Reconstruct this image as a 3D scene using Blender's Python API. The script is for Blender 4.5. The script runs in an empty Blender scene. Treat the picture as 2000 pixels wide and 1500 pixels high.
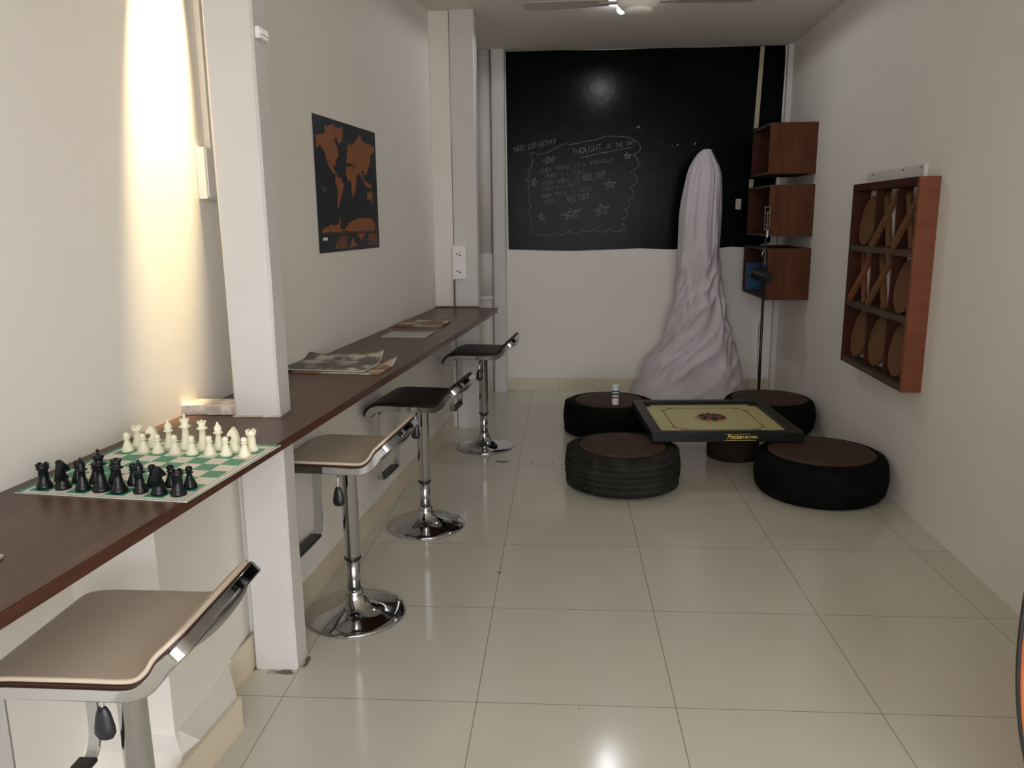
import bpy, bmesh, math, random
from mathutils import Vector, Matrix, noise
random.seed(7)
PI = math.pi
scene = bpy.context.scene
COL = scene.collection

# ------------------------------------------------------------ camera
cam_d = bpy.data.cameras.new('camera'); cam = bpy.data.objects.new('camera', cam_d); COL.objects.link(cam)
FPX = 1550.95
cam_d.sensor_fit = 'HORIZONTAL'; cam_d.sensor_width = 36.0; cam_d.lens = FPX/2000*36.0
cam_d.clip_start = 0.02
_p, _y, _r = -0.203294, -0.0637077, -0.0092040
fwd = Vector((math.sin(_y)*math.cos(_p), math.cos(_y)*math.cos(_p), math.sin(_p)))
rgt = Vector((math.cos(_y), -math.sin(_y), 0)); upv = rgt.cross(fwd)
r2 = rgt*math.cos(_r)+upv*math.sin(_r); u2 = -rgt*math.sin(_r)+upv*math.cos(_r)
CAMLOC = Vector((0.854569, -2.156644, 1.433033))
m = Matrix.Identity(4)
for i in range(3):
    m[i][0] = r2[i]; m[i][1] = u2[i]; m[i][2] = -fwd[i]; m[i][3] = CAMLOC[i]
cam.matrix_world = m
scene.camera = cam

# ------------------------------------------------------------ light
scene.view_settings.view_transform = 'Standard'; scene.view_settings.look = 'None'
scene.view_settings.exposure = 0.0; scene.view_settings.gamma = 1.0
scene.view_settings.use_curve_mapping = False
w = bpy.data.worlds.new('world'); scene.world = w; w.use_nodes = True
bg = w.node_tree.nodes['Background']; bg.inputs[0].default_value = (0.95, 0.96, 1.0, 1); bg.inputs[1].default_value = 6.25

def lamp(name, kind, loc, energy, color, **kw):
    d = bpy.data.lights.new(name, kind); d.energy = energy; d.color = color
    o = bpy.data.objects.new(name, d); COL.objects.link(o); o.location = loc
    for k, v in kw.items(): setattr(d, k, v)
    return o
OPX0, OPX1, OPZ, OPY = -0.10, 2.42, 2.50, -3.3      # the shop front opening behind the camera
pt = lamp('daylight_portal', 'AREA', ((OPX0+OPX1)/2, OPY-0.03, OPZ/2), 1, (1, 1, 1), shape='RECTANGLE', size=OPX1-OPX0, size_y=OPZ)
pt.rotation_euler = (PI/2, 0, 0); pt.data.cycles.is_portal = True
SPOT_P = (-0.137, 0.300, 2.74)
sp = lamp('wall_spot_light', 'SPOT', SPOT_P, 680, (1.0, 0.79, 0.44), spot_size=math.radians(23), spot_blend=0.65, shadow_soft_size=0.012)
sp.rotation_euler = Vector((0, 0, 1)).rotation_difference(Vector(SPOT_P)-Vector((-0.315, 0.243, 2.03))).to_euler()

scene.cycles.use_denoising = True
scene.cycles.max_bounces = 10; scene.cycles.diffuse_bounces = 6; scene.cycles.glossy_bounces = 5
scene.cycles.sample_clamp_indirect = 4.0
scene.cycles.caustics_reflective = False; scene.cycles.caustics_refractive = False

# ------------------------------------------------------------ materials
def mat(name, col, rough=0.6, metal=0.0, var=0.0, vscale=8.0, bump=0.0, bscale=60.0, spec=0.5, coat=0.0, stretch=(1, 1, 1), col2=None, emit=None, detail=4.0, coords='Object'):
    mm = bpy.data.materials.new(name); mm.use_nodes = True
    nt = mm.node_tree; b = nt.nodes['Principled BSDF']
    b.inputs['Base Color'].default_value = (*col, 1); b.inputs['Roughness'].default_value = rough
    b.inputs['Metallic'].default_value = metal; b.inputs['Specular IOR Level'].default_value = spec
    b.inputs['Coat Weight'].default_value = coat; b.inputs['Coat Roughness'].default_value = 0.08
    if emit:
        b.inputs['Emission Color'].default_value = (*emit[0], 1); b.inputs['Emission Strength'].default_value = emit[1]
    tc = nt.nodes.new('ShaderNodeTexCoord'); mp = nt.nodes.new('ShaderNodeMapping'); mp.inputs['Scale'].default_value = stretch
    nt.links.new(tc.outputs[coords], mp.inputs['Vector'])
    if var or col2:
        n = nt.nodes.new('ShaderNodeTexNoise'); n.inputs['Scale'].default_value = vscale; n.inputs['Detail'].default_value = detail
        nt.links.new(mp.outputs[0], n.inputs['Vector'])
        rp = nt.nodes.new('ShaderNodeValToRGB')
        rp.color_ramp.elements[0].position = 0.3; rp.color_ramp.elements[1].position = 0.7
        c2 = col2 if col2 else tuple(min(1, c*(1+var)) for c in col)
        c1 = col if col2 else tuple(c*(1-var) for c in col)
        rp.color_ramp.elements[0].color = (*c1, 1); rp.color_ramp.elements[1].color = (*c2, 1)
        nt.links.new(n.outputs['Fac'], rp.inputs['Fac']); nt.links.new(rp.outputs['Color'], b.inputs['Base Color'])
    if bump:
        n2 = nt.nodes.new('ShaderNodeTexNoise'); n2.inputs['Scale'].default_value = bscale; n2.inputs['Detail'].default_value = 5
        nt.links.new(mp.outputs[0], n2.inputs['Vector'])
        bp = nt.nodes.new('ShaderNodeBump'); bp.inputs['Strength'].default_value = bump; bp.inputs['Distance'].default_value = 0.01
        nt.links.new(n2.outputs['Fac'], bp.inputs['Height']); nt.links.new(bp.outputs[0], b.inputs['Normal'])
    return mm

M = {}
M['wall'] = mat('wall_paint', (0.80, 0.765, 0.71), 0.75, var=0.025, vscale=1.3, bump=0.03, bscale=45)
M['pillar'] = mat('pillar_paint', (0.64, 0.62, 0.60), 0.6, var=0.02, vscale=5, bump=0.10, bscale=30)
M['ceiling'] = mat('ceiling_paint', (0.72, 0.69, 0.63), 0.85, bump=0.08)
M['plaster'] = mat('broken_plaster', (0.36, 0.27, 0.20), 0.9, col2=(0.75, 0.72, 0.68), vscale=28, bump=0.8, bscale=40)
M['skirt'] = mat('skirting_tile', (0.66, 0.58, 0.44), 0.3, var=0.05, vscale=2)
M['grime'] = mat('brown_grime', (0.16, 0.09, 0.05), 0.95, var=0.3, vscale=30)
M['wood_top'] = mat('counter_wood', (0.072, 0.038, 0.026), 0.34, col2=(0.115, 0.060, 0.040), vscale=4, stretch=(7, 1, 4), bump=0.05, bscale=30, spec=0.30)
M['wood_edge'] = mat('counter_edge_wood', (0.050, 0.016, 0.009), 0.32, col2=(0.085, 0.027, 0.013), vscale=8, stretch=(1, 1, 20))
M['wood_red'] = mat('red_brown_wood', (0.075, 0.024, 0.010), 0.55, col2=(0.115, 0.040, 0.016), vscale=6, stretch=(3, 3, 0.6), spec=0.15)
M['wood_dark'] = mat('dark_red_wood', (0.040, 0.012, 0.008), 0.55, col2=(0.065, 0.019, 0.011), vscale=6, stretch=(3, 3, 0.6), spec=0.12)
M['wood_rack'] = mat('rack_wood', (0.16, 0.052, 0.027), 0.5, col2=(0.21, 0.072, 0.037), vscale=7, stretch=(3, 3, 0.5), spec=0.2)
M['wood_disc'] = mat('disc_wood', (0.12, 0.058, 0.026), 0.6, col2=(0.16, 0.078, 0.036), vscale=9, stretch=(3, 3, 0.7), spec=0.15)
M['wood_grey'] = mat('greyed_wood', (0.070, 0.044, 0.028), 0.6, col2=(0.10, 0.064, 0.040), vscale=8, stretch=(1, 0.5, 6), spec=0.15)
M['stand_wood'] = mat('dark_stand_wood', (0.018, 0.012, 0.008), 0.7, col2=(0.03, 0.02, 0.013), vscale=8, spec=0.1)
M['chrome'] = mat('chrome', (0.56, 0.57, 0.585), 0.07, metal=1.0)
M['chrome_dull'] = mat('brushed_chrome', (0.50, 0.51, 0.52), 0.2, metal=1.0)
M['black_plastic'] = mat('black_plastic', (0.012, 0.012, 0.014), 0.35)
M['leather_beige'] = mat('beige_leather', (0.60, 0.50, 0.385), 0.42, bump=0.08, bscale=220, var=0.03, vscale=6)
M['leather_black'] = mat('black_leather', (0.008, 0.007, 0.007), 0.38, bump=0.08, bscale=220, spec=0.3)
M['leather_brown'] = mat('brown_seat_leather', (0.055, 0.030, 0.022), 0.6, col2=(0.080, 0.042, 0.030), vscale=9, bump=0.1, spec=0.15)
M['piping'] = mat('dark_red_piping', (0.05, 0.012, 0.01), 0.4)
M['rubber'] = mat('tyre_rubber', (0.003, 0.003, 0.003), 0.75, col2=(0.007, 0.007, 0.006), vscale=14, bump=0.25, bscale=60, spec=0.06)
M['rubber_worn'] = mat('dusty_tyre_rubber', (0.015, 0.015, 0.012), 0.85, col2=(0.036, 0.034, 0.027), vscale=10, bump=0.4, bscale=50, spec=0.1)
M['board_black'] = mat('blackboard_paint', (0.0003, 0.0010, 0.0013), 0.225, col2=(0.0008, 0.0026, 0.0032), vscale=2.2, bump=0.12, bscale=9, spec=0.07)
M['chalk'] = mat('chalk', (0.30, 0.30, 0.28), 0.95, col2=(0.12, 0.12, 0.11), vscale=30)
M['chalk_faint'] = mat('faint_chalk', (0.20, 0.205, 0.19), 0.95, col2=(0.08, 0.085, 0.08), vscale=22)
M['tape'] = mat('yellowed_tape', (0.42, 0.39, 0.27), 0.6)
M['white_plastic'] = mat('white_plastic', (0.82, 0.81, 0.77), 0.35)
M['cream_plastic'] = mat('cream_plastic', (0.60, 0.55, 0.38), 0.4)
M['dark_hole'] = mat('dark_slot', (0.03, 0.03, 0.03), 0.8)
M['cloth'] = mat('dust_sheet_cloth', (0.61, 0.55, 0.585), 0.8, var=0.05, vscale=4, bump=0.15, bscale=14)
M['chess_white'] = mat('ivory_plastic', (0.90, 0.86, 0.66), 0.45)
M['chess_black'] = mat('black_chess_plastic', (0.006, 0.008, 0.009), 0.25, spec=0.3)
M['mat_white'] = mat('mat_white_vinyl', (0.78, 0.73, 0.66), 0.4)
M['mat_green'] = mat('mat_green_vinyl', (0.018, 0.26, 0.145), 0.4)
M['poster'] = mat('poster_ink', (0.010, 0.016, 0.022), 0.4, col2=(0.016, 0.024, 0.032), vscale=6)
M['poster_land'] = mat('copper_land', (0.33, 0.105, 0.032), 0.45, col2=(0.22, 0.085, 0.03), vscale=16)
M['poster_edge'] = mat('poster_dull_land', (0.10, 0.06, 0.03), 0.6, col2=(0.02, 0.025, 0.025), vscale=30)
M['carrom_black'] = mat('carrom_frame_lacquer', (0.008, 0.009, 0.009), 0.36, spec=0.3)
M['carrom_ply'] = mat('carrom_surface', (0.66, 0.60, 0.27), 0.35, var=0.04, vscale=3)
M['carrom_line'] = mat('carrom_line_ink', (0.33, 0.12, 0.05), 0.5)
M['gold'] = mat('gold_print', (0.75, 0.62, 0.18), 0.4)
M['coin_black'] = mat('black_coin', (0.02, 0.018, 0.022), 0.4)
M['coin_brown'] = mat('red_brown_coin', (0.28, 0.075, 0.05), 0.4)
M['net'] = mat('pocket_net', (0.01, 0.01, 0.01), 0.9)
M['teal'] = mat('teal_print', (0.03, 0.16, 0.16), 0.5)
M['navy'] = mat('navy_print', (0.015, 0.035, 0.06), 0.5)
M['red_print'] = mat('red_print', (0.35, 0.09, 0.07), 0.5)
M['box_white'] = mat('bottle_white', (0.70, 0.70, 0.66), 0.5)
M['paper'] = mat('newsprint', (0.62, 0.57, 0.50), 0.85, col2=(0.50, 0.45, 0.39), vscale=40)
M['paper_edge'] = mat('newspaper_page_edges', (0.55, 0.51, 0.45), 0.9)
M['fan'] = mat('fan_enamel', (0.88, 0.87, 0.82), 0.4)
M['fan_blade'] = mat('fan_blade_enamel', (0.42, 0.40, 0.36), 0.5)
M['bulb'] = mat('lit_bulb_glass', (1, 1, 1), 0.3, emit=((0.86, 0.90, 1.0), 45.0))
M['blue_cover'] = mat('blue_book_cover', (0.015, 0.05, 0.16), 0.45, col2=(0.02, 0.10, 0.22), vscale=9)
M['pages'] = mat('book_pages', (0.55, 0.52, 0.45), 0.9)
M['orange_wood'] = mat('orange_varnished_wood', (0.52, 0.14, 0.045), 0.25, col2=(0.42, 0.10, 0.03), vscale=4, stretch=(6, 1, 1), coat=0.5)
M['white_wood'] = mat('white_batten_paint', (0.66, 0.63, 0.57), 0.7, var=0.06, vscale=20)
M['pvc'] = mat('pvc_pipe', (0.72, 0.69, 0.65), 0.5)
M['ground'] = mat('outdoor_paving', (0.32, 0.30, 0.27), 0.9, var=0.1, vscale=3)

def newsprint(name, tint, seed, photo=0.52):
    mm = bpy.data.materials.new(name); mm.use_nodes = True; nt = mm.node_tree; b = nt.nodes['Principled BSDF']
    b.inputs['Roughness'].default_value = 0.75
    tc = nt.nodes.new('ShaderNodeTexCoord')
    mp = nt.nodes.new('ShaderNodeMapping'); mp.inputs['Location'].default_value = (seed, seed*0.7, 0); nt.links.new(tc.outputs['Object'], mp.inputs[0])
    n1 = nt.nodes.new('ShaderNodeTexNoise'); n1.inputs['Scale'].default_value = 9; nt.links.new(mp.outputs[0], n1.inputs['Vector'])
    wv = nt.nodes.new('ShaderNodeTexWave'); wv.bands_direction = 'Y'; wv.inputs['Scale'].default_value = 60; wv.inputs['Distortion'].default_value = 1.5; nt.links.new(mp.outputs[0], wv.inputs['Vector'])
    r1 = nt.nodes.new('ShaderNodeValToRGB'); e = r1.color_ramp.elements
    e[0].position = photo-0.06; e[0].color = (*tint, 1); e[1].position = photo+0.04; e[1].color = (0.62, 0.57, 0.49, 1)
    nt.links.new(n1.outputs['Fac'], r1.inputs[0])
    mx = nt.nodes.new('ShaderNodeMixRGB'); mx.blend_type = 'MULTIPLY'; mx.inputs[0].default_value = 0.45
    nt.links.new(r1.outputs[0], mx.inputs[1]); nt.links.new(wv.outputs['Color'], mx.inputs[2]); nt.links.new(mx.outputs[0], b.inputs['Base Color'])
    return mm
M['news_a'] = newsprint('newspaper_grey_print', (0.17, 0.15, 0.15), 1.3)
M['news_b'] = newsprint('newspaper_orange_print', (0.36, 0.19, 0.11), 4.1, 0.54)
M['news_c'] = newsprint('newspaper_pale_print', (0.60, 0.57, 0.50), 7.7, 0.40)

def floor_mat():
    mm = bpy.data.materials.new('polished_floor_tiles'); mm.use_nodes = True; nt = mm.node_tree; b = nt.nodes['Principled BSDF']
    N = nt.nodes.new; L = nt.links.new
    tc = N('ShaderNodeTexCoord'); sx = N('ShaderNodeSeparateXYZ'); L(tc.outputs['Object'], sx.inputs[0])
    def line(out):
        dv = N('ShaderNodeMath'); dv.operation = 'DIVIDE'; dv.inputs[1].default_value = 0.6; L(out, dv.inputs[0])
        fr = N('ShaderNodeMath'); fr.operation = 'FRACT'; L(dv.outputs[0], fr.inputs[0])
        sb = N('ShaderNodeMath'); sb.operation = 'SUBTRACT'; sb.inputs[1].default_value = 0.5; L(fr.outputs[0], sb.inputs[0])
        ab = N('ShaderNodeMath'); ab.operation = 'ABSOLUTE'; L(sb.outputs[0], ab.inputs[0])
        g = N('ShaderNodeMath'); g.operation = 'GREATER_THAN'; g.inputs[1].default_value = 0.5-0.0024; L(ab.outputs[0], g.inputs[0])
        return g.outputs[0]
    gx, gy = line(sx.outputs['X']), line(sx.outputs['Y'])
    mxm = N('ShaderNodeMath'); mxm.operation = 'MAXIMUM'; L(gx, mxm.inputs[0]); L(gy, mxm.inputs[1])
    no = N('ShaderNodeTexNoise'); no.inputs['Scale'].default_value = 2.5; no.inputs['Detail'].default_value = 3; L(tc.outputs['Object'], no.inputs['Vector'])
    rp = N('ShaderNodeValToRGB'); rp.color_ramp.elements[0].color = (0.58, 0.555, 0.47, 1); rp.color_ramp.elements[1].color = (0.64, 0.61, 0.52, 1)
    L(no.outputs['Fac'], rp.inputs[0])
    mx = N('ShaderNodeMixRGB'); mx.inputs[2].default_value = (0.28, 0.23, 0.17, 1); L(mxm.outputs[0], mx.inputs[0]); L(rp.outputs[0], mx.inputs[1])
    cur = mx.outputs[0]
    n2 = N('ShaderNodeTexNoise'); n2.inputs['Scale'].default_value = 25; L(tc.outputs['Object'], n2.inputs['Vector'])
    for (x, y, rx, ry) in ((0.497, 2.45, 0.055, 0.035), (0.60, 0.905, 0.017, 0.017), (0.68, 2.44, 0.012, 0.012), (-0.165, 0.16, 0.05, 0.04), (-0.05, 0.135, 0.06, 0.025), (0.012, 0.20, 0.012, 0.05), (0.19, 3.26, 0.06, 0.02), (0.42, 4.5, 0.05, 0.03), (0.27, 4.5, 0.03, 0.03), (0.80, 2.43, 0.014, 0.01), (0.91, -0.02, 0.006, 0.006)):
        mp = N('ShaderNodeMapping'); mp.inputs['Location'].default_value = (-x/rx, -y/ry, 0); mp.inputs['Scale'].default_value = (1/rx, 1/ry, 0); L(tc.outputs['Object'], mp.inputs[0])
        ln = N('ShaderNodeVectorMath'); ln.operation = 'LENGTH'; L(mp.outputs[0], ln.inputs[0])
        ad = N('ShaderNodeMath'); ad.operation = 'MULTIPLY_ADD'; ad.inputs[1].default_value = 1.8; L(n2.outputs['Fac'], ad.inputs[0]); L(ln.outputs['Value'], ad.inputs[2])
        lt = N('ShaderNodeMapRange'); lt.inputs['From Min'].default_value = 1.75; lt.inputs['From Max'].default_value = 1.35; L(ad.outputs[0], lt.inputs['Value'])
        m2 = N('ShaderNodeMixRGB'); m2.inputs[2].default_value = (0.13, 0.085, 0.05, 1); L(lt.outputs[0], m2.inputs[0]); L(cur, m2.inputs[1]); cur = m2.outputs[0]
    L(cur, b.inputs['Base Color'])
    b.inputs['Roughness'].default_value = 0.13; b.inputs['Specular IOR Level'].default_value = 0.5
    mr = N('ShaderNodeMapRange'); mr.inputs['To Min'].default_value = 0.07; mr.inputs['To Max'].default_value = 0.22; L(no.outputs['Fac'], mr.inputs['Value']); L(mr.outputs[0], b.inputs['Roughness'])
    return mm
M['floor'] = floor_mat()

# ------------------------------------------------------------ mesh helpers
class MB:
    def __init__(s): s.v = []; s.f = []; s.sm = []
    def add(s, vs, fs, smooth=False, mtx=None):
        b = len(s.v)
        for v in vs: s.v.append(tuple(mtx @ Vector(v)) if mtx else tuple(v))
        for f in fs: s.f.append([b+i for i in f]); s.sm.append(smooth)
        return s
    def box(s, x0, x1, y0, y1, z0, z1, mtx=None):
        vs = [(x, y, z) for z in (z0, z1) for y in (y0, y1) for x in (x0, x1)]
        return s.add(vs, [(0, 2, 3, 1), (4, 5, 7, 6), (0, 1, 5, 4), (2, 6, 7, 3), (0, 4, 6, 2), (1, 3, 7, 5)], mtx=mtx)
    def prism(s, pts, z0, z1, mtx=None, smooth=False):
        n = len(pts)
        vs = [(x, y, z0) for x, y in pts]+[(x, y, z1) for x, y in pts]
        s.add(vs, [list(range(n))[::-1], list(range(n, 2*n))], mtx=mtx)
        s.add(vs, [(i, (i+1) % n, n+(i+1) % n, n+i) for i in range(n)], smooth=smooth, mtx=mtx)
        return s
    def lathe(s, prof, n=32, mtx=None, smooth=True, caps=True):
        vs = []; fs = []
        for r, z in prof:
            for k in range(n):
                a = 2*PI*k/n; vs.append((r*math.cos(a), r*math.sin(a), z))
        for i in range(len(prof)-1):
            for k in range(n):
                k2 = (k+1) % n; fs.append((i*n+k, i*n+k2, (i+1)*n+k2, (i+1)*n+k))
        s.add(vs, fs, smooth, mtx)
        if caps:
            if prof[0][0] > 1e-5: s.add(vs[:n], [list(range(n))[::-1]], False, mtx)
            if prof[-1][0] > 1e-5: s.add(vs[-n:], [list(range(n))], False, mtx)
        return s
    def tube(s, pts, r, n=10, mtx=None, closed=False):
        pts = [Vector(p) for p in pts]; rings = []; up = Vector((0.13, 0.21, 0.97))
        m_ = len(pts); vs = []
        for i, p in enumerate(pts):
            a = pts[i-1] if i else (pts[-1] if closed else p); b = pts[i+1] if i < m_-1 else (pts[0] if closed else p)
            d = (b-a).normalized(); x = d.cross(up)
            if x.length < 0.05: x = d.cross(Vector((1, 0, 0)))
            x.normalize(); y = d.cross(x)
            rr = r[i] if isinstance(r, (list, tuple)) else r
            for k in range(n):
                t = 2*PI*k/n; vs.append(p+x*rr*math.cos(t)+y*rr*math.sin(t))
        fs = []
        for i in range(m_ if closed else m_-1):
            j = (i+1) % m_
            for k in range(n):
                k2 = (k+1) % n; fs.append((i*n+k, i*n+k2, j*n+k2, j*n+k))
        s.add(vs, fs, True, mtx)
        if not closed: s.add(vs, [list(range(n))[::-1], list(range((m_-1)*n, m_*n))], False, mtx)
        return s
    def sweep(s, path, w, t0, t1, mtx=None):
        # path in x-z, swept across y; w = list of half widths; slab between normal offsets t0,t1
        n = len(path); vs = []
        for i in range(n):
            a = Vector(path[max(0, i-1)]); b = Vector(path[min(n-1, i+1)]); d = (b-a).normalized(); nn = Vector((-d.y, d.x))
            p = Vector(path[i]); ww = w[i] if isinstance(w, (list, tuple)) else w
            for (t, sg) in ((t0, -1), (t1, -1), (t1, 1), (t0, 1)):
                q = p+nn*t; vs.append((q.x, sg*ww, q.y))
        fs = []
        for i in range(n-1):
            for k in range(4):
                k2 = (k+1) % 4; fs.append((i*4+k, i*4+k2, (i+1)*4+k2, (i+1)*4+k))
        fs += [(0, 1, 2, 3)[::-1], tuple((n-1)*4+k for k in range(4))]
        return s.add(vs, fs, False, mtx)
    def ribbon(s, pts, wd, to3):
        # flat stroke in a plane; to3 maps 2D to 3D
        for a, b in zip(pts[:-1], pts[1:]):
            a = Vector(a); b = Vector(b); d = b-a
            if d.length < 1e-6: continue
            d.normalize(); nn = Vector((-d.y, d.x))*wd/2; e = d*wd*0.3
            s.add([to3(*(a-nn-e)), to3(*(b-nn+e)), to3(*(b+nn+e)), to3(*(a+nn-e))], [(0, 1, 2, 3)])
        return s
    def build(s, name, material, parent=None, bevel=0.0, sub=0, smooth=None, seg=2, autos=False):
        me = bpy.data.meshes.new(name); me.from_pydata(s.v, [], s.f); me.update()
        for p, f in zip(me.polygons, s.sm): p.use_smooth = f if smooth is None else smooth
        bm = bmesh.new(); bm.from_mesh(me)
        if not s.keep: bmesh.ops.remove_doubles(bm, verts=bm.verts, dist=1e-5)
        bmesh.ops.recalc_face_normals(bm, faces=bm.faces); bm.to_mesh(me); bm.free()
        me.materials.append(M[material] if isinstance(material, str) else material)
        o = bpy.data.objects.new(name, me); COL.objects.link(o)
        if bevel:
            md = o.modifiers.new('bevel', 'BEVEL'); md.width = bevel; md.segments = seg; md.limit_method = 'ANGLE'; md.angle_limit = math.radians(40)
            if seg > 1:
                for p in me.polygons: p.use_smooth = True
                md.harden_normals = True
        if sub:
            md = o.modifiers.new('sub', 'SUBSURF'); md.levels = sub; md.render_levels = sub
        if parent: o.parent = parent
        return o
    keep = False

def tag(o, label=None, cat=None, group=None, kind=None):
    if label: o['label'] = label
    if cat: o['category'] = cat
    if group: o['group'] = group
    if kind: o['kind'] = kind
    return o
def thing(name, label, cat, loc=(0, 0, 0), rz=0, group=None):
    o = bpy.data.objects.new(name, None); COL.objects.link(o); o.location = loc; o.rotation_euler = (0, 0, rz); o.empty_display_size = 0.05
    return tag(o, label, cat, group)
def struct(mb, name, material, **k): return tag(mb.build(name, material, **k), kind='structure')
def copy_tree(o, parent=None):
    c = o.copy(); COL.objects.link(c); c.parent = parent
    if parent: c.matrix_parent_inverse = o.matrix_parent_inverse
    for ch in list(o.children): copy_tree(ch, c)
    return c
T = Matrix.Translation
def RX(a): return Matrix.Rotation(a, 4, 'X')
def RY(a): return Matrix.Rotation(a, 4, 'Y')
def RZ(a): return Matrix.Rotation(a, 4, 'Z')

# ------------------------------------------------------------ room
CEIL = 2.75; YB = 4.56; YF = OPY
def xr(y): return 2.515+0.027*y                  # right wall face
def xl(y): return -0.337+0.10*y                  # left wall face above the counter
def xe(y): return 0.1045+0.10*y                  # counter front edge
def xb(y): return -0.165+0.078*y                 # wall face below the counter
struct(MB().add([(-1.0, YF, 0), (3.0, YF, 0), (3.0, YB+.12, 0), (-1.0, YB+.12, 0), (-1.0, YF, -.1), (3.0, YF, -.1), (3.0, YB+.12, -.1), (-1.0, YB+.12, -.1)], [(0, 1, 2, 3), (4, 7, 6, 5), (0, 4, 5, 1), (1, 5, 6, 2), (2, 6, 7, 3), (3, 7, 4, 0)]), 'floor', 'floor')
struct(MB().box(-1.0, 3.0, YF, YB+.12, CEIL, CEIL+.1), 'ceiling', 'ceiling')
struct(MB().prism([(-0.9, YF), (xl(YF), YF), (xl(YB), YB), (-0.9, YB)], 0, CEIL), 'wall_left', 'wall')
struct(MB().prism([(xr(YF), YF), (3.0, YF), (3.0, YB), (xr(YB), YB)], 0, CEIL), 'wall_right', 'wall')
struct(MB().box(-0.9, 3.0, YB, YB+.12, 0, CEIL), 'wall_back', 'wall')
fw = MB().box(-0.9, OPX0, YF-.12, YF, 0, CEIL).box(OPX1, 3.0, YF-.12, YF, 0, CEIL).box(OPX0, OPX1, YF-.12, YF, OPZ, CEIL)
struct(fw, 'wall_front', 'wall')
struct(MB().box(-8, 12, -14, YF-.12, -.12, -0.02), 'ground', 'ground')
# low wall under the counter, thickened towards the camera
struct(MB().prism([(-0.5, 0.20), (xb(0.20), 0.20), (xb(3.24), 3.24), (-0.2, 3.24)], 0, 0.822), 'wall_left_low', 'wall')
near = MB().prism([(-0.6, -0.372), (-0.148, -0.372), (-0.172, 0.20), (-0.6, 0.20)], 0, 0.822)
struct(near, 'wall_left_near', 'wall')
o_ = [(-0.50, -0.405), (-0.118, -0.405), (-0.088, -0.352), (-0.071, -0.160), (-0.160, -0.002), (-0.50, -0.002)]
q_ = [(-0.50, -0.372), (-0.148, -0.372), (-0.148, -0.352), (-0.156, -0.160), (-0.163, -0.002), (-0.50, -0.002)]
vs = [(x, y, 0) for x, y in o_]+[(x, y, .097) for x, y in o_]+[(x, y, .126 if y < -.3 else .108) for x, y in q_]
struct(MB().add(vs, [(i, (i+1) % 6, 6+(i+1) % 6, 6+i) for i in range(6)]+[(6+i, 6+(i+1) % 6, 12+(i+1) % 6, 12+i) for i in range(6)]+[tuple(range(12, 18)), (5, 4, 3, 2, 1, 0)]), 'trim_2', 'wall')
# skirting tiles
sk = MB(); 
ys = [0.25, 0.62, 1.22, 1.82, 2.42, 3.02, 3.25]
for a, b in zip(ys[:-1], ys[1:]):
    sk.prism([(xb(a), a+.0015), (xb(a)+.012, a+.0015), (xb(b)+.012, b-.0015), (xb(b), b-.0015)], 0, 0.098)
struct(sk, 'baseboard_left', 'skirt')
sk = MB().prism([(-0.104, -0.47), (-0.092, -0.47), (-0.060, -0.158), (-0.071, -0.158)], 0, 0.100)
struct(sk, 'baseboard_left_near', 'skirt')
struct(MB().prism([(-0.170, 0.012), (-0.160, 0.012), (-0.148, 0.17), (-0.158, 0.17)], 0, 0.112), 'baseboard_left_middle', 'skirt')
sk = MB()
for a, b in ((0.405, 0.83), (0.83, 1.232), (1.232, 1.832), (1.832, 2.432), (2.432, 2.632)):
    sk.box(a+.0015, b-.0015, YB-.012, YB, 0, 0.10)
sk.box(0.0, 0.28, YB-.012, YB, 0, .10)
struct(sk, 'baseboard_back', 'skirt')
# pillars
def pillar(name, x0, x1, y0, y1, z0=0.0, z1=CEIL, c=0.008):
    mb = MB(); rings = []; n = 26
    prof = [(x0+c, y0), (x1-c, y0), (x1, y0+c), (x1, y1), (x0, y1), (x0, y0+c)]
    vs = []; fs = []
    for i in range(n+1):
        z = z0+(z1-z0)*i/n
        for j, (x, y) in enumerate(prof):
            a = 0.0028*noise.noise(Vector((x*9, y*9+j, z*3.1))); vs.append((x+a, y+a*0.7, z))
    k = len(prof)
    for i in range(n):
        for j in range(k): fs.append((i*k+j, i*k+(j+1) % k, (i+1)*k+(j+1) % k, (i+1)*k+j))
    fs += [tuple(range(k))[::-1], tuple(n*k+j for j in range(k))]
    mb.add(vs, fs); return struct(mb, name, 'pillar')
pillar('trim_3', -0.147, -0.004, 0.150, 0.247)
pillar('trim_4', 0.124, 0.286, 3.245, 3.40)
pillar('trim_5', 0.285, 0.392, 4.452, YB, c=0.012)
pillar('trim_6', 2.600, 2.66, 4.50, YB, c=0.004)
# wall stub between left wall and far pillar, masonry remnants on the counter
struct(MB().prism([(xl(3.27)-.05, 3.26), (0.118, 3.275), (0.13, 3.38), (-0.05, 3.38)], 0, CEIL), 'wall_left_return', 'wall')
st = MB(); n = 12
def rag(x0, x1, y0, y1, z0, z1, jit, mb, seed=0, nx=12):
    pts = []
    for i in range(nx+1): pts.append((x0+(x1-x0)*i/nx, y0+jit*noise.noise(Vector((i*0.7+seed, 3, 1)))))
    for i in range(nx+1): pts.append((x1-(x1-x0)*i/nx, y1))
    mb.prism(pts, z0, z1)
rag(-0.325, -0.147, 0.168, 0.255, 0.8505, 0.884, 0.012, st)
struct(st, 'trim_7', 'plaster', bevel=0.004)
st = MB(); rag(-0.01, 0.29, 3.236, 3.246, 0.8505, 0.860, 0.010, st, 5); st.box(0.118, 0.125, 3.238, 3.26, 0.8505, 1.045)
struct(st, 'trim_8', 'grime')
st = MB(); rag(-0.149, -0.004, 0.146, 0.150, 0.8505, 0.856, 0.004, st, 9, 18)
struct(st, 'trim_9', 'plaster')

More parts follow.
